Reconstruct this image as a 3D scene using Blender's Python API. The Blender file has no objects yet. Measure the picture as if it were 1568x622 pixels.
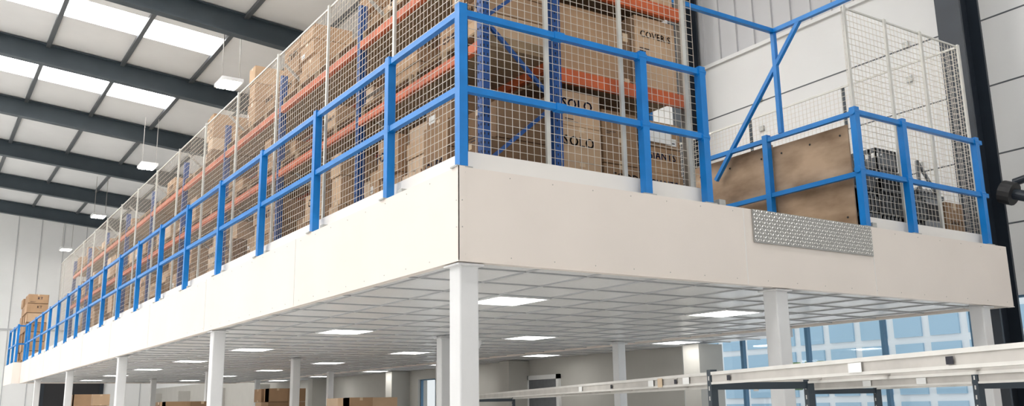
import bpy, math, random
from mathutils import Vector, Matrix
random.seed(11)
scene=bpy.context.scene
try:
    scene.view_settings.view_transform='Standard'
    scene.view_settings.look='None'
    scene.view_settings.exposure=.1
except Exception: pass

# ---------------------------------------------------------------- materials
def mat(name,col,rough=.6,metal=0.,noise=0.,nscale=8.,bump=0.,col2=None,emit=None,es=0.,stretch=None,spec=None):
    m=bpy.data.materials.new(name); m.use_nodes=True; nt=m.node_tree
    b=nt.nodes['Principled BSDF']
    b.inputs['Base Color'].default_value=(*col,1); b.inputs['Roughness'].default_value=rough
    b.inputs['Metallic'].default_value=metal
    if spec is not None: b.inputs['Specular IOR Level'].default_value=spec
    if emit: 
        b.inputs['Emission Color'].default_value=(*emit,1); b.inputs['Emission Strength'].default_value=es
    if noise>0 or bump>0 or col2:
        tc=nt.nodes.new('ShaderNodeTexCoord'); mp=nt.nodes.new('ShaderNodeMapping')
        if stretch: mp.inputs['Scale'].default_value=stretch
        n=nt.nodes.new('ShaderNodeTexNoise'); n.inputs['Scale'].default_value=nscale; n.inputs['Detail'].default_value=4
        nt.links.new(tc.outputs['Object'],mp.inputs[0]); nt.links.new(mp.outputs[0],n.inputs['Vector'])
        if noise>0 or col2:
            r=nt.nodes.new('ShaderNodeValToRGB')
            c2=col2 if col2 else tuple(c*(1-noise) for c in col)
            r.color_ramp.elements[0].color=(*c2,1); r.color_ramp.elements[1].color=(*col,1)
            r.color_ramp.elements[0].position=.3; r.color_ramp.elements[1].position=.65
            nt.links.new(n.outputs['Fac'],r.inputs[0]); nt.links.new(r.outputs[0],b.inputs['Base Color'])
        if bump>0:
            bp=nt.nodes.new('ShaderNodeBump'); bp.inputs['Strength'].default_value=bump; bp.inputs['Distance'].default_value=.02
            nt.links.new(n.outputs['Fac'],bp.inputs['Height']); nt.links.new(bp.outputs[0],b.inputs['Normal'])
    return m
M={}
M['fascia']=mat('fascia_cream_board',(.81,.735,.67),.42,noise=.05,nscale=1.2)
M['toe']=mat('toe_board_white',(.82,.79,.75),.5,noise=.05,nscale=2)
M['rivet']=mat('rivet_steel',(.48,.45,.42),.4,.3)
M['white']=mat('white_painted_steel',(.74,.74,.74),.4,noise=.05,nscale=3)
M['blue']=mat('blue_powder_coat',(.001,.20,.60),.35,noise=.15,nscale=6)
M['upright']=mat('rack_upright_blue',(.008,.07,.27),.4,noise=.2,nscale=5)
M['orange']=mat('rack_beam_orange',(.62,.125,.035),.45,noise=.25,nscale=5)
M['dark']=mat('dark_slot',(.015,.017,.02),.8)
M['wire']=mat('galvanised_wire',(.68,.63,.55),.4,.2)
M['meshpost']=mat('mesh_post_silver',(.64,.63,.58),.4,.2,noise=.1)
M['c1']=mat('cardboard_a',(.45,.285,.165),.85,noise=.14,nscale=3)
M['c2']=mat('cardboard_b',(.35,.215,.12),.85,noise=.16,nscale=3)
M['c3']=mat('cardboard_c',(.58,.40,.255),.85,noise=.14,nscale=3)
M['c4']=mat('cardboard_d',(.22,.13,.07),.85,noise=.16,nscale=3)
M['c5']=mat('cardboard_e',(.66,.49,.34),.85,noise=.12,nscale=3)
M['tape']=mat('packing_tape',(.66,.50,.33),.3)
M['label']=mat('paper_label',(.85,.85,.83),.6)
M['print']=mat('print_ink_black',(.02,.02,.03),.7)
M['printb']=mat('print_ink_blue',(.02,.05,.16),.7)
M['deck']=mat('deck_chipboard',(.40,.33,.24),.7,noise=.2,nscale=20)
M['pallet']=mat('pallet_wood',(.32,.22,.125),.8,noise=.3,nscale=6,stretch=(1,6,1))
M['ply']=mat('plywood',(.46,.33,.22),.65,col2=(.20,.125,.07),nscale=1.7,stretch=(1,1,2.5))
M['tile']=mat('ceiling_tile',(.82,.82,.815),.26,noise=.04,nscale=30,bump=.03)
M['tbar']=mat('ceiling_grid_bar',(.44,.45,.46),.4)
M['panel']=mat('led_diffuser',(1,1,1),.5,emit=(1,.99,.96),es=10)
M['frame']=mat('light_frame_white',(.85,.85,.85),.4)
M['roof']=mat('roof_lining_sheet',(.82,.82,.82),.55,noise=.06,nscale=.6)
M['rafter']=mat('steel_rafter_slate',(.055,.075,.092),.45,noise=.15,nscale=2)
M['purlin']=mat('purlin_dark',(.10,.11,.12),.5)
M['sky']=mat('rooflight_translucent',(1,1,1),.4,emit=(1,.99,.97),es=10)
M['bay']=mat('highbay_lamp_glow',(1,1,1),.4,emit=(1,.95,.86),es=14)
M['wallw']=mat('wall_cladding_white',(.80,.80,.79),.5,noise=.04,nscale=.8)
M['wallfar']=mat('far_wall_white',(.95,.95,.94),.5,noise=.03,nscale=.8)
M['wallg']=mat('wall_cladding_grey',(.60,.60,.61),.5,noise=.05,nscale=.8)
M['wallb']=mat('wall_plaster_greige',(.48,.465,.43),.7,noise=.05,nscale=2)
M['floor']=mat('concrete_floor',(.62,.61,.59),.35,noise=.12,nscale=1.5)
M['navy']=mat('portal_column_dark',(.020,.028,.040),.4,noise=.2,nscale=3)
M['galv']=mat('galvanised_bracket',(.45,.45,.43),.35,.4,noise=.15,nscale=20)
M['shelf']=mat('shelving_beam_white',(.58,.55,.51),.4,noise=.18,nscale=5)
M['shelflip']=mat('shelving_beam_lip',(.72,.70,.66),.35,noise=.1,nscale=5)
M['shelfpost']=mat('shelving_upright_charcoal',(.03,.045,.06),.5)
M['glassframe']=mat('window_frame_blue_grey',(.07,.17,.28),.4)
M['ext']=mat('exterior_facade',(.85,.88,.90),.6)
M['extglass']=mat('exterior_glazing_blue',(.36,.56,.72),.1)
M['leaf']=mat('foliage_green',(.16,.28,.10),.9,noise=.6,nscale=4)
M['asph']=mat('asphalt',(.5,.5,.5),.9,noise=.1)
M['grey']=mat('grey_plastic_crate',(.15,.16,.17),.5,noise=.2)
M['steelgrey']=mat('machine_grey',(.34,.35,.36),.4,.3,noise=.2)
M['black']=mat('black_rubber',(.02,.02,.022),.6)
M['chk']=mat('checker_plate_aluminium',(.36,.355,.34),.35,.5)
M['chkb']=mat('checker_plate_bars',(.86,.84,.80),.2,.5)
gl=bpy.data.materials.new('window_glass'); gl.use_nodes=True; nt=gl.node_tree; nt.nodes.clear()
o_=nt.nodes.new('ShaderNodeOutputMaterial'); t_=nt.nodes.new('ShaderNodeBsdfTransparent'); g_=nt.nodes.new('ShaderNodeBsdfGlossy'); x_=nt.nodes.new('ShaderNodeMixShader')
g_.inputs['Roughness'].default_value=.03; x_.inputs[0].default_value=.06; t_.inputs[0].default_value=(.95,.98,1,1)
nt.links.new(t_.outputs[0],x_.inputs[1]); nt.links.new(g_.outputs[0],x_.inputs[2]); nt.links.new(x_.outputs[0],o_.inputs[0]); M['glass']=gl

# ---------------------------------------------------------------- geometry builder
class G:
    def __init__(s): s.v=[]; s.f=[]; s.m=[]; s.names=[]
    def mi(s,n):
        if n not in s.names: s.names.append(n)
        return s.names.index(n)
    def hexa(s,pts,m):
        b=len(s.v); s.v+= [tuple(p) for p in pts]; k=s.mi(m)
        for f in ((0,3,2,1),(4,5,6,7),(0,1,5,4),(1,2,6,5),(2,3,7,6),(3,0,4,7)):
            s.f.append(tuple(b+i for i in f)); s.m.append(k)
    def box(s,x0,x1,y0,y1,z0,z1,m):
        s.hexa([(x0,y0,z0),(x1,y0,z0),(x1,y1,z0),(x0,y1,z0),(x0,y0,z1),(x1,y0,z1),(x1,y1,z1),(x0,y1,z1)],m)
    def bar(s,a,b,w,h,m,up=(0,0,1)):
        a=Vector(a); b=Vector(b); d=(b-a).normalized(); up=Vector(up)
        if abs(d.dot(up))>.99: up=Vector((0,1,0))
        r=d.cross(up).normalized()*w/2; u=r.cross(d).normalized()*h/2
        s.hexa([a-r-u,a+r-u,b+r-u,b-r-u,a-r+u,a+r+u,b+r+u,b-r+u],m)
    def quad(s,pts,m):
        b=len(s.v); s.v+=[tuple(p) for p in pts]; s.f.append(tuple(range(b,b+len(pts)))); s.m.append(s.mi(m))
    def ibeam(s,a,b,D,W,m,up=(0,0,1),tf=.03,tw=.025):
        a=Vector(a); b=Vector(b); d=(b-a).normalized(); up=Vector(up)
        r=d.cross(up).normalized(); u=r.cross(d).normalized()
        off=u*(D/2-tf/2)
        s.bar(a+off,b+off,W,tf,m,up); s.bar(a-off,b-off,W,tf,m,up); s.bar(a,b,tw,D-2*tf,m,up)
    def cyl(s,a,b,r,m,n=12,r2=None):
        a=Vector(a); b=Vector(b); d=(b-a).normalized(); r2=r if r2 is None else r2
        up=Vector((0,0,1)) if abs(d.z)<.9 else Vector((1,0,0))
        p=d.cross(up).normalized(); q=d.cross(p); b0=len(s.v); k=s.mi(m)
        for i in range(n):
            t=2*math.pi*i/n; w=p*math.cos(t)+q*math.sin(t)
            s.v.append(tuple(a+w*r)); s.v.append(tuple(b+w*r2))
        for i in range(n):
            j=(i+1)%n; s.f.append((b0+2*i,b0+2*j,b0+2*j+1,b0+2*i+1)); s.m.append(k)
        s.f.append(tuple(b0+2*i for i in range(n))[::-1]); s.m.append(k)
        s.f.append(tuple(b0+2*i+1 for i in range(n))); s.m.append(k)
    def text(s,t,org,u,w,size,m):
        V,F=textmesh(t); org=Vector(org); u=Vector(u); w=Vector(w); b=len(s.v); k=s.mi(m)
        for x,y in V: s.v.append(tuple(org+u*x*size+w*y*size))
        for f in F: s.f.append(tuple(b+i for i in f)); s.m.append(k)
    def build(s,name,parent=None,bevel=0):
        me=bpy.data.meshes.new(name); me.from_pydata(s.v,[],s.f)
        for n in s.names: me.materials.append(M[n])
        me.polygons.foreach_set('material_index',s.m); me.update()
        o=bpy.data.objects.new(name,me); scene.collection.objects.link(o)
        if parent: o.parent=parent
        if bevel:
            md=o.modifiers.new('bevel','BEVEL'); md.width=bevel; md.segments=2; md.limit_method='ANGLE'
        return o
def empty(name,loc=(0,0,0)):
    o=bpy.data.objects.new(name,None); scene.collection.objects.link(o); return o
_tc={}
def textmesh(t):
    if t in _tc: return _tc[t]
    c=bpy.data.curves.new('tmp','FONT'); c.body=t; c.size=1; c.resolution_u=2; c.align_x='CENTER'; c.align_y='CENTER'; c.space_character=1.08
    o=bpy.data.objects.new('tmp',c); scene.collection.objects.link(o)
    bpy.context.view_layer.update(); dg=bpy.context.evaluated_depsgraph_get()
    me=bpy.data.meshes.new_from_object(o.evaluated_get(dg))
    V=[(v.co.x,v.co.y) for v in me.vertices]; Fs=[tuple(p.vertices) for p in me.polygons]
    n=len(V); r=(V+[(x+.035,y) for x,y in V]+[(x+.018,y+.015) for x,y in V],Fs+[tuple(i+n for i in f) for f in Fs]+[tuple(i+2*n for i in f) for f in Fs])
    bpy.data.objects.remove(o); bpy.data.curves.remove(c); bpy.data.meshes.remove(me)
    _tc[t]=r; return r

ZT=3.34; ZB=2.635; XE=7.38; YE=29.9; ZG=4.64; ZM=5.88
XW=9.0; YW=52.5

# ---------------------------------------------------------------- shell
g=G(); g.box(-30,XW+.3,-14,YW+.3,-.2,0,'floor'); g.build('floor')
def zr(x): return 12.6-.085*x
RY=[.2+6.17*k for k in range(-2,9)]
g=G(); sk=G()
slots=[(3.0+6.17*k-.75,3.0+6.17*k+.75) for k in range(-1,8)]
X0,X1=-30,XW+.3
def roofq(G_,x0,x1,y0,y1,dz,th,m):
    G_.hexa([(x0,y0,zr(x0)+dz),(x1,y0,zr(x1)+dz),(x1,y1,zr(x1)+dz),(x0,y1,zr(x0)+dz),(x0,y0,zr(x0)+dz+th),(x1,y0,zr(x1)+dz+th),(x1,y1,zr(x1)+dz+th),(x0,y1,zr(x0)+dz+th)],m)
SKX=3.8
y=-14
for a,b in slots:
    sx=SKX if a<29.5 else -1.6  # far-bay glowing strips, mostly out of view, added to brighten the far wall
    roofq(g,X0,X1,y,a,.36,.12,'roof'); roofq(g,sx,X1,a,b,.36,.12,'roof'); y=b
    roofq(sk,X0,sx,a,b,.42,.03,'sky')
roofq(g,X0,X1,y,YW+.3,.36,.12,'roof')
g.build('ceiling'); sk.build('rooflight_panels')
g=G()
for ry in RY: g.ibeam((X0,ry,zr(X0)),(X1-.5,ry,zr(X1-.5)),.66,.28,'rafter',tf=.035)
for ry in RY:
    g.ibeam((XW-2.6,ry,zr(XW-2.6)-.35),(XW-.4,ry,zr(XW)-.8),.4,.24,'rafter')
g.build('roof_rafters')
g=G()
x=SKX
while x>X0:
    g.bar((x,-14,zr(x)+.30),(x,YW,zr(x)+.30),.13,.1,'purlin'); x-=2.2
x=SKX+2.2
while x<X1: g.bar((x,-14,zr(x)+.30),(x,YW,zr(x)+.30),.13,.1,'purlin'); x+=2.2
for ry in RY[3:]:
    for k in range(6):
        xx=SKX-2.2*(k*2)
        g.bar((xx,ry+.05,zr(xx)-.25),(xx,ry+1.0,zr(xx)+.3),.05,.05,'purlin')
g.build('roof_purlins')

# far wall
g=G(); g.box(-30,XW+.3,YW,YW+.3,0,15.2,'wallfar')
x=-30
while x<XW: g.box(x,x+.05,YW-.03,YW,0,15,'wallg'); x+=1.2
g.box(-30,XW,YW-.06,YW-.03,6.2,6.3,'wallg')
g.build('wall_far')
p=empty('door_2'); g=G(); g.box(3.3,6.2,YW-.1,YW-.03,0,4.2,'black'); g.build('leaf',p)
g=G(); g.box(3.1,3.3,YW-.14,YW-.03,0,4.4,'navy'); g.box(6.2,6.4,YW-.14,YW-.03,0,4.4,'navy'); g.box(3.1,6.4,YW-.14,YW-.03,4.2,4.4,'navy'); g.build('frame',p)
# right wall
g=G(); WY0,WY1=-7,7.2
g.box(XW,XW+.3,-14,WY0,0,2.95,'wallb'); g.box(XW,XW+.3,WY1,16.2,0,2.95,'wallb')
g.box(XW,XW+.3,18.0,24.5,0,2.95,'wallb');g.box(XW,XW+.3,26.5,YW,0,2.95,'wallb')
g.box(XW,XW+.3,16.2,18,2.4,2.95,'wallb');g.box(XW,XW+.3,24.5,26.5,2.4,2.95,'wallb')
g.box(XW,XW+.3,WY0,WY1,0,.3,'wallb')
g.box(XW,XW+.3,-14,YW,2.95,7.9,'wallw'); g.box(XW+.06,XW+.36,-14,YW,7.9,12.3,'wallg')
g.box(XW-.05,XW+.02,-14,YW,7.86,7.93,'wallw')
z=3.9
while z<7.8: g.box(XW-.004,XW+.01,-14,YW,z,z+.022,'purlin'); z+=.98
for y in (-3.2,1.9,4.8,7.6,10.5):
    for z in (4.95,6.3,6.85): g.box(XW-.04,XW,y,y+.10,z,z+.09,'galv')
y=-14
while y<YW: g.box(XW+.02,XW+.07,y,y+.12,7.93,12,'wallg'); y+=.42
g.build('wall_right')
def window(n,y0,y1,z0,z1,ny,nz):
    p=empty('window_%d'%n); f=G()
    for i in range(ny+1):
        yy=y0+(y1-y0)*i/ny; f.box(XW+.08,XW+.16,yy-.03,yy+.03,z0,z1,'glassframe')
    for i in range(nz+1):
        zz=z0+(z1-z0)*i/nz; f.box(XW+.08,XW+.16,y0,y1,zz-.03,zz+.03,'glassframe')
    f.build('frame',p); q=G(); q.box(XW+.115,XW+.125,y0,y1,z0,z1,'glass'); q.build('pane',p)
window(1,WY0,WY1,.3,2.95,10,1); window(2,16.2,18,0,2.4,2,2); window(3,24.5,26.5,0,2.4,2,2)
p=empty('door_1'); g=G(); g.box(XW-.05,XW+.01,11.2,12.3,0,2.2,'grey'); g.build('leaf',p)
g=G(); g.box(XW-.07,XW,11.1,11.2,0,2.3,'wallw');g.box(XW-.07,XW,12.3,12.4,0,2.3,'wallw');g.box(XW-.07,XW,11.1,12.4,2.2,2.3,'wallw'); g.build('frame',p)

# outside
g=G(); g.box(XW+.4,60,-40,70,-.3,-.1,'asph'); g.build('ground_outside')
g=G(); g.box(34,36,-30,60,0,5.6,'ext')
for i in range(50):
    for j in range(4):
        y=-29+i*1.75; z=.6+j*1.25; g.box(33.9,34.02,y,y+1.35,z,z+.95,'extglass')
g.build('office_building_outside')
g=G()
for i in range(40):
    t=random.random()*6.28; h=random.random(); cx=30+math.cos(t)*1.0*random.random(); cy=21.5+math.sin(t)*1.2*random.random(); cz=2.4+h*.7
    r=.25+random.random()*.2
    g.cyl((cx,cy,cz-r*.7),(cx,cy,cz),r*.5,'leaf',7,r); g.cyl((cx,cy,cz),(cx,cy,cz+r*.7),r,'leaf',7,r*.4)
g.cyl((30,21.5,-.1),(30,21.5,2.6),.12,'pallet',8); g.build('tree_outside')

# ---------------------------------------------------------------- mezzanine
mz=empty('mezzanine_platform')
g=G(); g.box(.03,XE,.03,YE,ZT-.12,ZT-.01,'deck'); g.build('deck',mz)
g=G()
g.box(0,.03,0,YE,ZB,ZT,'fascia'); g.box(.03,XE,0,.03,ZB,ZT,'fascia'); g.box(XE-.03,XE,.03,YE,ZB,ZT,'fascia'); g.box(.03,XE,YE-.03,YE,ZB,ZT,'fascia')
g.box(.03,.14,.03,YE,ZT-.02,ZT-.003,'toe'); g.box(.14,XE,.03,.14,ZT-.02,ZT-.003,'toe')
g.box(-.006,0,-.006,.05,ZB-.004,ZT+.004,'fascia'); g.box(-.006,.05,-.006,0,ZB-.004,ZT+.004,'fascia')
g.box(-.010,.06,-.010,YE,ZB-.004,ZB+.004,'fascia'); g.box(.06,XE,-.010,.06,ZB-.004,ZB+.004,'fascia')
for k in range(1,9): g.box(-.0015,0,k*3.4-.003,k*3.4+.003,ZB,ZT,'rivet')
g.box(4.84,4.85,-.003,0,ZB,ZT,'toe'); g.box(2.98,2.99,-.003,0,ZB,ZT,'toe')
g.box(-.25,3.2,YE+.02,YE+.05,ZB,ZT,'fascia'); g.box(-.25,-.22,YE+.05,33,ZB,ZT,'fascia'); g.box(-.22,3.2,YE+.05,33,ZT-.1,ZT,'deck')
g.build('fascia',mz)
g=G()
def riv(p,n): 
    p=Vector(p); g.cyl(p,p+Vector(n)*.003,.005,'rivet',6)
for zz in (ZB+.05,ZT-.04):
    k=.05
    while k<8: riv((0,k,zz),(-1,0,0)); k+=.4
    k=.05
    while k<XE: riv((k,0,zz),(0,-1,0)); k+=.4
for zz in (ZB+.25,ZB+.45):
    riv((-.006,.025,zz),(-1,0,0)); riv((.025,-.006,zz),(0,-1,0))
g.build('rivets',mz)
g=G()
g.box(.14,.17,.14,YE,ZT,ZT+.17,'toe'); g.box(.17,2.68,.14,.17,ZT,ZT+.17,'toe'); g.box(4.95,XE-.1,.14,.17,ZT,ZT+.15,'toe'); g.box(XE-.13,XE-.1,.17,12,ZT,ZT+.15,'toe')
g.build('toe_boards',mz)
g=G(); TX_=.62; TY_=.69; cx0=1.80-TX_/2-2*TX_; cy0=2.15-TY_/2-3*TY_
CX1=XE-.04; YX=4.6
g.box(.04,CX1,.04,YE-.04,ZB+.035,ZB+.06,'tile'); g.box(CX1,XW-.02,YX,YE-.04,ZB+.035,ZB+.06,'tile')
x=cx0
while x<XW-.1:
    if x>.06: g.box(x-.011,x+.011,.04 if x<CX1 else YX,YE-.04,ZB+.022,ZB+.035,'tbar')
    x+=TX_
y=cy0
while y<YE-.1:
    if y>.06: g.box(.04,CX1 if y<YX else XW-.02,y-.011,y+.011,ZB+.0225,ZB+.035,'tbar')
    y+=TY_
g.box(CX1+.04,XW-.01,YX-.05,YX,ZB+.02,ZT,'wallg'); g.box(CX1+.05,XW-.01,YX,YE,ZT-.1,ZT,'deck')
g.build('suspended_ceiling',mz)
cl=empty('ceiling_light_panels')
g=G(); f=G()
for c,lx in enumerate((1.80,1.80+5*TX_,1.80+10*TX_)):
    for k in range(7):
        ly=2.15+6*TY_*k
        if ly>YE-.5 or (c==2 and k<1): continue
        hx=TX_/2-.02; hy=TY_/2-.02
        g.box(lx-hx,lx+hx,ly-hy,ly+hy,ZB+.018,ZB+.03,'panel')
        for s in (-1,1):
            f.box(lx-hx-.02,lx+hx+.02,ly+s*hy-.012,ly+s*hy+.012,ZB+.012,ZB+.034,'frame'); f.box(lx+s*hx-.012,lx+s*hx+.012,ly-hy,ly+hy,ZB+.012,ZB+.034,'frame')
g.build('diffusers',cl); f.build('trims',cl)
def column(x,y):
    p=empty('mezzanine_column'); g=G(); w=.08
    g.box(x-w,x+w,y-w,y+w,0.02,ZB+.02,'white'); g.build('shaft',p,.012)
    g=G(); g.box(x-w-.03,x+w+.03,y-w-.03,y+w+.03,ZB-.025,ZB-.012,'white'); g.box(x-w-.06,x+w+.06,y-w-.06,y+w+.06,0,.02,'white'); g.build('plates',p)
for x in (.11,3.47,6.87):
    for y in (.12,6.5,12.8,19.3,25.8): column(x,y)
p=empty('checker_plate_panel'); g=G(); g.box(3.09,4.83,-.016,-.006,3.03,ZT,'chk'); g.build('plate',p)
# raised lozenge tread, alternating diagonals
g=G(); i=0
px=3.115
while px<4.82:
    pz=3.055; j=0
    while pz<ZT-.012:
        s=1 if (i+j)%2 else -1
        L=.0175; W=.0062; c_=.7071
        dx,dz=L*c_,L*c_*s; nx,nz=-W*c_*s,W*c_
        base=[(px-dx,pz-dz),(px+nx,pz+nz),(px+dx,pz+dz),(px-nx,pz-nz)]
        b=len(g.v); g.v+=[(a,-.0162,q) for a,q in base]+[(px+(a-px)*.55,-.020,pz+(q-pz)*.55) for a,q in base]
        k=g.mi('chkb')
        for f_ in ((4,5,6,7),(0,1,5,4),(1,2,6,5),(2,3,7,6),(3,0,4,7)): g.f.append(tuple(b+t for t in f_)); g.m.append(k)
        pz+=.034; j+=1
    px+=.034; i+=1
g.build('tread_bars',p)

# ---------------------------------------------------------------- guard rails
def post(g,x,y,z1=ZG,w=.036):
    g.box(x-w,x+w,y-w,y+w,ZT+.012,z1,'blue'); g.box(x-w-.035,x+w+.035,y-w-.012,y+w+.012,ZT,ZT+.012,'galv')
gr=empty('blue_guard_rail'); g=G()
LP=[1.3025+1.7264*k for k in range(17)]
for y in LP: post(g,.055,y)
for zz,h in ((ZG-.05,.05),(ZT+.63,.05)):
    g.box(.03,.08,.055,YE-.2,zz-h/2,zz+h/2,'blue')
    g.box(.055,2.62,.03,.08,zz-h/2,zz+h/2,'blue')
    g.box(-.2,-.15,YE+.1,33,zz-h/2,zz+h/2,'blue')
    g.box(-.2,.1,YE+.1,YE+.15,zz-h/2,zz+h/2,'blue')
    for y in LP[::2]: g.box(.022,.088,y-.05,y+.05,zz-.031,zz+.031,'blue')
    for xx in (.98,1.88): g.box(xx-.05,xx+.05,.022,.088,zz-.031,zz+.031,'blue')
post(g,.055,.055,ZG+.02); post(g,1.88,.055); post(g,2.60,.055,4.64); post(g,.055,YE-.1)
for y in (YE+.12,31.4,32.9): post(g,-.175,y)
g.build('corner_run',gr)
g=G()
for x in (4.85,5.67,7.10): post(g,x,.055)
for zz in (ZG-.05,ZT+.6): g.box(4.85,7.22,.03,.08,zz-.025,zz+.025,'blue')
for zz in (ZG-.06,ZT+.58): g.box(4.83,4.88,.08,2.3,zz-.025,zz+.025,'blue')
post(g,4.855,1.26); 
for xx in (1.88,2.60,4.85,5.67,7.10):
    for zz in (ZG-.05,ZT+.62): g.cyl((xx-.045,.055,zz),(xx+.045,.055,zz),.04,'blue',10)
g.build('right_run',gr)
g=G()
for y in LP: g.box(.03,.09,y-.30,y-.22,ZT,ZT+.045,'galv')
g.box(2.72,2.80,.03,.10,ZT,ZT+.06,'galv'); g.box(4.93,5.0,.03,.10,ZT,ZT+.06,'galv')
g.build('ledge_brackets',gr)
pg=empty('pallet_gate_frame'); g=G()
g.bar((4.85,1.03,4.61),(4.85,1.03,5.88),.05,.05,'blue')
g.bar((4.85,1.06,5.86),(4.85,-.9,5.86),.05,.05,'blue')
g.bar((4.85,1.03,5.86),(2.85,1.03,5.86),.05,.05,'blue')
g.bar((4.85,.64,5.86),(4.85,2.08,4.28),.045,.045,'blue',up=(1,0,0))
g.bar((4.85,-.88,5.86),(2.85,-.88,5.86),.05,.05,'blue')
g.bar((2.85,-.9,5.86),(2.85,1.05,5.86),.05,.05,'blue')
g.bar((2.85,1.03,ZT),(2.85,1.03,5.88),.05,.05,'blue')
g.build('tubes',pg)

# ---------------------------------------------------------------- mesh screens
def meshpanel(g,axis,c,a0,a1,z0,z1,sp=.068,r=.0020):
    n=int((a1-a0)/sp)
    for i in range(n+1):
        a=a0+(a1-a0)*i/n
        if axis=='x': g.box(c-r,c+r,a-r,a+r,z0,z1,'wire')
        else: g.box(a-r,a+r,c-r,c+r,z0,z1,'wire')
    n=int((z1-z0)/sp)
    for i in range(n+1):
        z=z0+(z1-z0)*i/n
        if axis=='x': g.box(c-r*3,c-r,a0,a1,z-r,z+r,'wire')
        else: g.box(a0,a1,c-r*3,c-r,z-r,z+r,'wire')
ms=empty('wire_mesh_screen'); g=G()
meshpanel(g,'x',.20,.2,9,ZT+.18,ZM,.068,.0018); meshpanel(g,'x',.20,9,23.5,ZT+.18,ZM,.08,.0015); meshpanel(g,'y',.20,.2,2.68,ZT+.18,ZM+1.0,.068,.0018)
meshpanel(g,'y',.20,5.0,7.25,ZT+.16,ZM); meshpanel(g,'x',7.25,.2,11,ZT+.16,ZM)
g.build('wires',ms)
g=G()
y=1.5
while y<23.6: g.box(.172,.197,y-.018,y+.018,ZT,ZM+.02,'meshpost'); y+=1.63
for x in (.95,1.76,2.54): g.box(x-.02,x+.02,.172,.197,ZT,ZM+1,'meshpost')
for x in (5.03,5.76,6.45,7.24): g.box(x-.02,x+.02,.172,.197,ZT,ZM+.02,'meshpost')
for y in (1.9,3.6,5.3,7.0,8.7): g.box(7.26,7.275,y-.025,y+.025,ZT,ZM+.02,'rafter')
g.box(7.26,7.275,1.9,11,4.55,4.59,'rafter')
g.box(.19,.205,.2,23.5,ZM-.01,ZM+.01,'meshpost')
g.box(5,7.25,.19,.205,ZM-.01,ZM+.01,'meshpost')
g.box(7.24,7.26,.2,11,ZM-.015,ZM+.01,'meshpost')
g.build('posts',ms)

# ---------------------------------------------------------------- cartons
TX=['SOLO','CUPS','GIANTS','PACK','FOOD','KT','250','COVERIS']
def carton(g,x0,x1,y0,y1,z0,z1,face='x',txt=None,near=True,tone=None):
    gp=.009; c=tone or random.choice(['c1','c1','c2','c3','c3','c5','c4'])
    j=random.uniform(0,.09)
    if face=='x': x0+=j
    else: y0+=j*.3
    g.box(x0,x1,y0+gp,y1-gp,z0,z1-gp,c) if face=='x' else g.box(x0+gp,x1-gp,y0,y1,z0,z1-gp,c)
    e=.0025
    if face=='x':
        a0,a1=y0+gp,y1-gp; mid=(a0+a1)/2
        P=lambda a,z,d=e:(x0-d,a,z); U=(0,-1,0)
        rect=lambda a,b,c_,d_,m,dd=e: g.quad([P(b,c_,dd),P(a,c_,dd),P(a,d_,dd),P(b,d_,dd)],m)
    else:
        a0,a1=x0+gp,x1-gp; mid=(a0+a1)/2
        P=lambda a,z,d=e:(a,y0-d,z); U=(1,0,0)
        rect=lambda a,b,c_,d_,m,dd=e: g.quad([P(a,c_,dd),P(b,c_,dd),P(b,d_,dd),P(a,d_,dd)],m)
    w=a1-a0; h=z1-z0-gp
    q=random.random()
    if q<.5: rect(mid-.03,mid+.03,z1-gp-h*.16,z1-gp,'tape')
    if q<.3: rect(mid-.03,mid+.03,z0,z0+h*.14,'tape')
    q=random.random()
    if txt is None and near and h>.17:
        if q<.45: txt=random.choice(TX)
        elif q<.62: rect(a0+w*.62,a0+w*.9,z0+h*.12,z0+h*.42,'label'); rect(a0+w*.66,a0+w*.86,z0+h*.2,z0+h*.24,'print',e*2)
    if txt:
        s=min(.15,w*.9/(len(txt)*.66+.3),h*.4); off=random.choice([-.08,0,.1])*w if len(txt)<6 else 0
        g.text(txt,P(mid+off,z0+h*random.choice([.62,.55,.66]),e*1.5),U,(0,0,1),s,'printb' if random.random()<.5 else 'print')
        for k in range(random.randint(0,2)):
            rect(a0+w*.1,a0+w*(.1+.25*random.random()+.1),z0+h*(.10+.07*k),z0+h*(.125+.07*k),'print')
    elif near and random.random()<.4:
        for k in range(2): rect(a0+w*.55,a0+w*(.6+.25*random.random()),z0+h*(.15+.09*k),z0+h*(.18+.09*k),'print')
def fill(g,face,front,depth,a0,a1,z0,ztop_fn,near_lim=14):
    a=a0
    while a<a1-.15:
        w=random.choice([.28,.34,.4,.46,.52,.6])
        if a+w>a1: w=a1-a
        if w<.16: break
        zt=ztop_fn(a); z=z0; h=random.choice([.16,.2,.26,.32,.38,.46])
        if random.random()<.06: a+=w*.5; continue
        c=random.choice(['c1','c2','c3','c5','c1','c4',None]); fr=front+random.choice([0,0,.03,.08,.15])
        while z+h<=zt+.001:
            if face=='x': carton(g,fr,front+depth,a,a+w,z,z+h,'x',near=a<near_lim,tone=c if random.random()<.7 else None)
            else: carton(g,a,a+w,front,front+depth,z,z+h,'y',tone=c if random.random()<.7 else None)
            z+=h
            if random.random()<.25: h=random.choice([.2,.26,.32])
        a+=w+random.choice([.004,.01,.03,.05])
ZL=[4.50,5.34]
lr=empty('pallet_rack'); g=G()
bay=2.45; NB=9; ys=[.32+bay*k for k in range(NB+1)]
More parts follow.
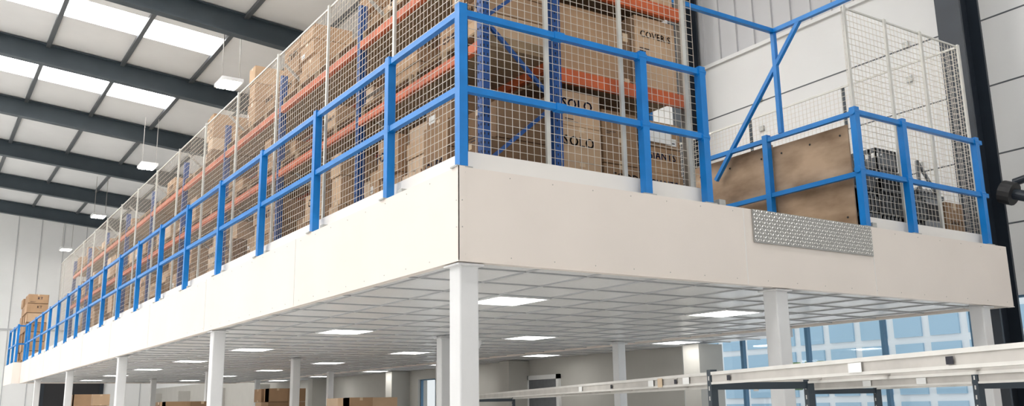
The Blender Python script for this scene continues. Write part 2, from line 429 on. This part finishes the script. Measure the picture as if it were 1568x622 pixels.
for y in ys:
    for x in (.42,1.14): g.box(x-.04,x+.04,y-.035,y+.035,ZT,6.6 if y<1 else 5.8,'upright')
    z=ZT+.15; s=0
    while z<5.6:
        a,b=((.42,y,z),(1.14,y,z+.62)) if s%2==0 else ((1.14,y,z),(.42,y,z+.62))
        g.bar(a,b,.03,.03,'galv' if y>1 else 'upright',up=(0,1,0)); z+=.62; s+=1
    for x in (.42,1.14): g.box(x-.07,x+.07,y-.05,y+.05,ZT,ZT+.008,'galv')
for x in (.42,1.14):
    z=ZT+.08
    while z<6.5:
        for s in (-.018,.018): g.box(x+s-.005,x+s+.005,ys[0]-.037,ys[0]-.034,z,z+.02,'dark')
        z+=.075
for y in ys[:4]:
    z=ZT+.08
    while z<5.7:
        for s in (-.018,.018): g.box(.378,.381,y+s-.005,y+s+.005,z,z+.02,'dark')
        z+=.075
g.build('frames',lr)
g=G()
for k in range(NB):
    for zz in ZL:
        for x in (.405,1.155): g.box(x-.025,x+.025,ys[k]+.036,ys[k+1]-.036,zz-.045,zz+.035,'orange')
        g.box(.44,1.12,ys[k]+.05,ys[k+1]-.05,zz+.03,zz+.045,'pallet')
g.build('beams',lr)
g=G()
TOPS={}
def top3(a):
    k=int(a/.9)
    if k not in TOPS: TOPS[k]=random.choice([5.8,6.1,6.35,6.55,6.0]) if a<9.5 else random.choice([5.5,5.75,5.95,6.1,5.6])
    return TOPS[k] if a>3 else TOPS[k]+.3
def pal(g,y0,y1,z):
    for i in range(3):
        yy=y0+(y1-y0)*i/2; g.box(.40,1.14,max(yy-.05,y0),min(yy+.05,y1),z,z+.08,'pallet')
    g.box(.40,1.14,y0,y1,z+.08,z+.1,'pallet')
for k in range(NB):
    a0,a1=ys[k]+.06,ys[k+1]-.06
    for lo,fn in ((ZT,lambda a:random.choice([4.36,4.4,4.2,4.05,4.3])),(ZL[0]+.046,lambda a:random.choice([5.25,5.27,5.1,4.95,5.2])),(ZL[1]+.046,top3)):
        m_=(a0+a1)/2
        pal(g,a0,m_-.03,lo); pal(g,m_+.03,a1,lo)
        fill(g,'x',.42,.68,a0,m_-.03,lo+.1,fn); fill(g,'x',.42,.68,m_+.03,a1,lo+.1,fn)
g.build('stacked_cartons',lr)

rr=empty('pallet_rack'); g=G(); ZR=[4.40,5.28]
for y in (.36,1.1): g.box(2.665,2.735,y-.04,y+.04,ZT,6.6,'galv')
g.build('frames',rr)
g=G()
for zz in ZR:
    for y in (.35,1.1): g.box(1.20,2.665,y-.025,y+.025,zz-.06,zz+.06,'orange')
    g.box(1.2,2.66,.38,1.08,zz+.03,zz+.05,'pallet')
g.build('beams',rr)
g=G()
g.box(1.22,2.64,.4,1.08,ZT,ZT+.1,'pallet')
for z0,z1,t in ((3.44,3.66,None),(3.66,3.98,'SOLO'),(3.98,4.30,'SOLO')): carton(g,1.24,1.68,.38,1.0,z0,z1,'y',t,tone='c3')
for z0,z1,t in ((3.44,3.70,'FOOD'),(3.70,3.95,None),(3.95,4.2,'CUPS')): carton(g,1.70,2.12,.39,1.0,z0,z1,'y',t,tone='c2')
for z0,z1,t in ((3.44,3.68,'GIANTS'),(3.68,3.93,'GIANTS'),(3.93,4.18,None)): carton(g,2.14,2.64,.38,1.0,z0,z1,'y',t,tone='c1')
g.box(2.2,2.5,.366,.375,3.96,4.12,'label')
carton(g,1.24,1.95,.38,1.0,4.47,5.12,'y',None,near=False,tone='c1'); carton(g,1.97,2.1,.42,1.0,4.47,5.0,'y',None,tone='c4')
carton(g,2.12,2.64,.37,1.0,4.47,4.80,'y',None,tone='c3'); carton(g,2.12,2.64,.37,1.0,4.80,5.2,'y','COVERIS',tone='c3')
for x0,x1 in ((1.24,1.72),(1.74,2.16),(2.18,2.64)):
    for z0 in (5.35,5.7,6.05): carton(g,x0,x1,.38,1.0,z0,z0+.35,'y')
g.build('stacked_cartons',rr)
g=G()
for x0 in (1.3,1.85,2.4):
    for z0 in (3.34,3.73,4.12,4.5,4.9): carton(g,x0,x0+.5,1.3,1.7,z0,z0+.38,'y')
g.build('carton_stack')

g=G()
for y0 in (30.3,31.1,31.9):
    for k in range(7): carton(g,.02,.7,y0,y0+.74,ZT+.1+.33*k,ZT+.1+.33*k+.32,'x',None,near=False,tone=random.choice(['c1','c2','c3']))
    for k in range(7): carton(g,.05,.68,y0-.001,y0+.2,ZT+.1+.33*k,ZT+.1+.33*k+.32,'y','KT',near=True,tone=random.choice(['c1','c2']))
g.box(.0,.72,30.28,32.66,ZT,ZT+.1,'pallet')
g.build('carton_stack')

p=empty('plywood_sheets'); g=G()
g.box(4.91,4.93,.2,1.22,ZT,4.50,'ply'); g.box(4.93,4.95,1.25,2.6,ZT,4.54,'ply')
for y in (.3,.7,1.1,1.4,1.9,2.4):
    for z in (3.5,4.4): g.cyl((4.905,y,z),(4.912,y,z),.012,'dark',6)
g.build('boards',p)

# crates behind the right screen
g=G()
for i in range(3):
    x=5.1+.42*i
    for z in range((3,4,2)[i]):
        zz=ZT+.26*z; y0=.28+.03*((i+z)%3)
        g.box(x,x+.38,y0,y0+.5,zz,zz+.03,'grey')
        for a in range(6): g.box(x+.07*a,x+.07*a+.02,y0,y0+.02,zz,zz+.24,'grey')
        for a in range(7): g.box(x,x+.02,y0+.075*a,y0+.02+.075*a,zz,zz+.24,'grey')
        g.box(x,x+.38,y0,y0+.02,zz+.19,zz+.24,'grey'); g.box(x,x+.38,y0+.48,y0+.5,zz,zz+.24,'grey')
        g.box(x,x+.02,y0,y0+.5,zz+.19,zz+.24,'grey'); g.box(x+.36,x+.38,y0,y0+.5,zz,zz+.24,'grey')
g.build('plastic_crate_stack')
g=G()
g.bar((5.5,1.3,ZT),(5.5,1.3,4.6),.04,.04,'grey'); g.bar((6.3,1.3,ZT),(6.3,1.3,4.6),.04,.04,'grey')
for zz in (3.5,3.85,4.2,4.58): g.bar((5.5,1.3,zz),(6.3,1.3,zz),.04,.05,'grey')
g.box(5.5,6.3,1.3,1.9,ZT+.12,ZT+.17,'grey'); g.box(5.55,6.25,1.35,1.8,ZT+.17,ZT+.95,'black')
for x in (5.55,6.25):
    for y in (1.35,1.85): g.cyl((x-.02,y,ZT+.06),(x+.02,y,ZT+.06),.06,'black',12)
g.build('platform_trolley')
# small conveyor / machine frame
g=G()
g.box(6.38,6.76,.35,.85,ZT,ZT+.55,'steelgrey'); g.box(6.36,6.78,.33,.87,ZT+.55,ZT+.60,'grey')
g.box(6.42,6.72,.338,.35,ZT+.3,ZT+.48,'black')
for k in range(5): g.cyl((6.40+.08*k,.4,ZT+.66),(6.40+.08*k,.8,ZT+.66),.03,'steelgrey',10)
g.bar((6.4,.38,ZT+.62),(6.4,.38,ZT+1.0),.03,.03,'grey'); g.bar((6.74,.38,ZT+.62),(6.4,.38,ZT+1.0),.03,.03,'grey')
g.build('packing_machine')
g=G()
carton(g,6.83,7.2,.35,.8,ZT,ZT+.56,'y',None,tone='c2'); carton(g,6.7,7.1,1.5,1.9,ZT,ZT+.6,'y',None,tone='c4'); g.build('carton_stack')

# portal columns + brace
g=G()
g.ibeam((8.35,.74,0),(8.35,.74,zr(8.35)-.2),.50,.34,'navy',up=(1,0,0),tf=.04)
for ry in RY[3:]:
    g.ibeam((XW-.30,ry,3.36),(XW-.30,ry,zr(XW)-.2),.5,.30,'navy',up=(1,0,0),tf=.04)
    g.box(XW-.58,XW,ry-.2,ry+.2,0,2.64,'wallb')
g.build('portal_columns')
g=G()
a=Vector((8.30,.36,4.17)); b=Vector((8.5,-3.2,2.7))
g.cyl(a,b,.07,'navy',16); g.cyl(a-(b-a)*.02,a+(b-a)*.02,.15,'black',16); g.cyl((8.35,.3,4.3),(8.7,-3.2,4.9),.05,'navy',16)
g.build('column_brace')

for i in range(4):
    y=19.06+10.4*i; x=3.5; z=10.6
    p=empty('high_bay_lamp'); g=G(); g.box(x-.3,x+.3,y-.4,y+.4,z,z+.1,'frame')
    g.bar((3.78,y,z+.1),(3.78,y,zr(x)+.22),.02,.02,'rivet'); g.bar((3.3,y,z+.1),(3.3,y,zr(x)+.22),.02,.02,'rivet')
    g.build('housing',p); g=G(); g.box(x-.25,x-.03,y-.36,y+.36,z-.02,z,'bay'); g.box(x+.03,x+.25,y-.36,y+.36,z-.02,z,'bay'); g.build('tubes',p)

g=G(); g.cyl((4.55,7.3,ZB+.035),(4.55,7.3,ZB-.02),.08,'frame',16); g.cyl((4.55,7.3,ZB-.02),(4.55,7.3,ZB-.09),.06,'frame',16,.03); g.build('dome_camera')

# ---------------------------------------------------------------- foreground shelving
O=Vector((1.56,-.89,0)); u=Vector((4.8,12.38,0)).normalized(); v=Vector((u.y,-u.x,0))
ZS=1.82
def shelving(off_v,s0,splits,s1,dep,ztop):
    p=empty('longspan_shelving'); g=G(); h=G()
    for d in (0,dep):
        pr=s0
        for s in splits+[s1]:
            a=O+u*(pr+.035)+v*(off_v+d); b=O+u*(s-.035)+v*(off_v+d)
            for dz in (0,.6,1.2):
                zz=Vector((0,0,ztop-.045-dz)); g.bar(a+zz,b+zz,.035,.085,'shelf')
                zz=Vector((0,0,ztop-.012-dz)); g.bar(a+zz-v*.02,b+zz-v*.02,.012,.022,'shelflip')
                zz=Vector((0,0,ztop-.08-dz)); g.bar(a+zz-v*.02,b+zz-v*.02,.012,.016,'shelflip')
            pr=s
        for s in [s0]+splits+[s1]:
            c=O+u*s+v*(off_v+d)
            h.bar(c,c+Vector((0,0,ztop+.015)),.05,.06,'shelfpost',up=u)
            for k in range(24):
                q=c-v*.0262+Vector((0,0,ztop-.03-.07*k)); h.bar(q,q-Vector((0,0,.03)),.012,.004,'shelflip',up=v)
    for s in [s0]+splits+[s1]:
        for zz in (ztop-.1,ztop-.7):
            a=O+u*s+v*off_v+Vector((0,0,zz)); h.bar(a,a+v*dep,.03,.05,'shelfpost')
    s=s0+.4
    while s<s1-.2:
        a=O+u*s+v*off_v+Vector((0,0,ztop-.05)); g.bar(a,a+v*dep,.03,.03,'shelf'); s+=.8
    for s in (-1.9,.35,1.1,3.2):
        a=O+u*s+v*(off_v-.03)+Vector((0,0,ztop-.05)); g.bar(a,a+u*.12,.002,.05,'label')
    if off_v<1:
        for s in (.9,):
            a=O+u*s+v*(off_v-.03)+Vector((0,0,ztop-.05)); g.bar(a,a+u*.1,.002,.07,'tape')
        for s in (-.35,.6,2.2,-2.6):
            a=O+u*s+v*(off_v-.0275)+Vector((0,0,ztop-.05)); g.bar(a,a+u*.05,.001,.035,'print')
    g.build('beams',p); h.build('uprights',p)
shelving(0,-4.6,[0],10.3,.75,ZS)
shelving(2.0,-5,[-2.6,-.2],2.2,.75,ZS-.02)

def palletload(x,y,zt):
    g=G(); g.box(x,x+1,y,y+1.2,0,.12,'pallet'); z=.12
    while z<zt:
        for i in range(2):
            carton(g,x,x+.98,y+.6*i,y+.6*i+.58,z,z+.34,'x',None,near=False)
            for j in range(2): carton(g,x+.5*j,x+.5*j+.48,y-.01,y+.3,z,z+.34,'y',None,near=False)
        z+=.34
    g.build('pallet_of_cartons')
for a in ((1.2,14,1.7),(3.6,10.3,1.6),(.9,24,2.0),(4.5,17.5,1.9),(5.5,14.5,1.7)): palletload(*a)
palletload(7.7,-1.6,2.4)

# ---------------------------------------------------------------- lights
w=bpy.data.worlds.new('World'); scene.world=w; w.use_nodes=True
nt=w.node_tree; bg=nt.nodes['Background']
sky=nt.nodes.new('ShaderNodeTexSky'); sky.sky_type='HOSEK_WILKIE'; sky.turbidity=4; sky.sun_direction=(.5,-.5,.7)
mx=nt.nodes.new('ShaderNodeMixRGB'); mx.inputs[0].default_value=.8; mx.inputs[2].default_value=(1,.99,.97,1)
nt.links.new(sky.outputs[0],mx.inputs[1]); nt.links.new(mx.outputs[0],bg.inputs[0]); bg.inputs[1].default_value=1.12
sd=bpy.data.lights.new('sun','SUN'); sd.energy=4; sd.angle=.05; so=bpy.data.objects.new('sun',sd); scene.collection.objects.link(so)
so.rotation_euler=Vector((.62,.25,.75)).to_track_quat('Z','Y').to_euler()

# ---------------------------------------------------------------- camera
pan,tilt,roll=0.98877,0.22025,-0.01604; F=1394.84
f=Vector((math.cos(pan)*math.cos(tilt),math.sin(pan)*math.cos(tilt),math.sin(tilt)))
r=Vector((math.sin(pan),-math.cos(pan),0)); up=r.cross(f)
c,s=math.cos(roll),math.sin(roll); r2=c*r+s*up; u2=-s*r+c*up
cd=bpy.data.cameras.new('camera'); cd.sensor_width=36; cd.lens=36*F/1568; cd.clip_end=300
co=bpy.data.objects.new('camera',cd); scene.collection.objects.link(co)
mt=Matrix(((r2.x,u2.x,-f.x,-3.24476),(r2.y,u2.y,-f.y,-5.63631),(r2.z,u2.z,-f.z,1.6),(0,0,0,1)))
co.matrix_world=mt; scene.camera=co
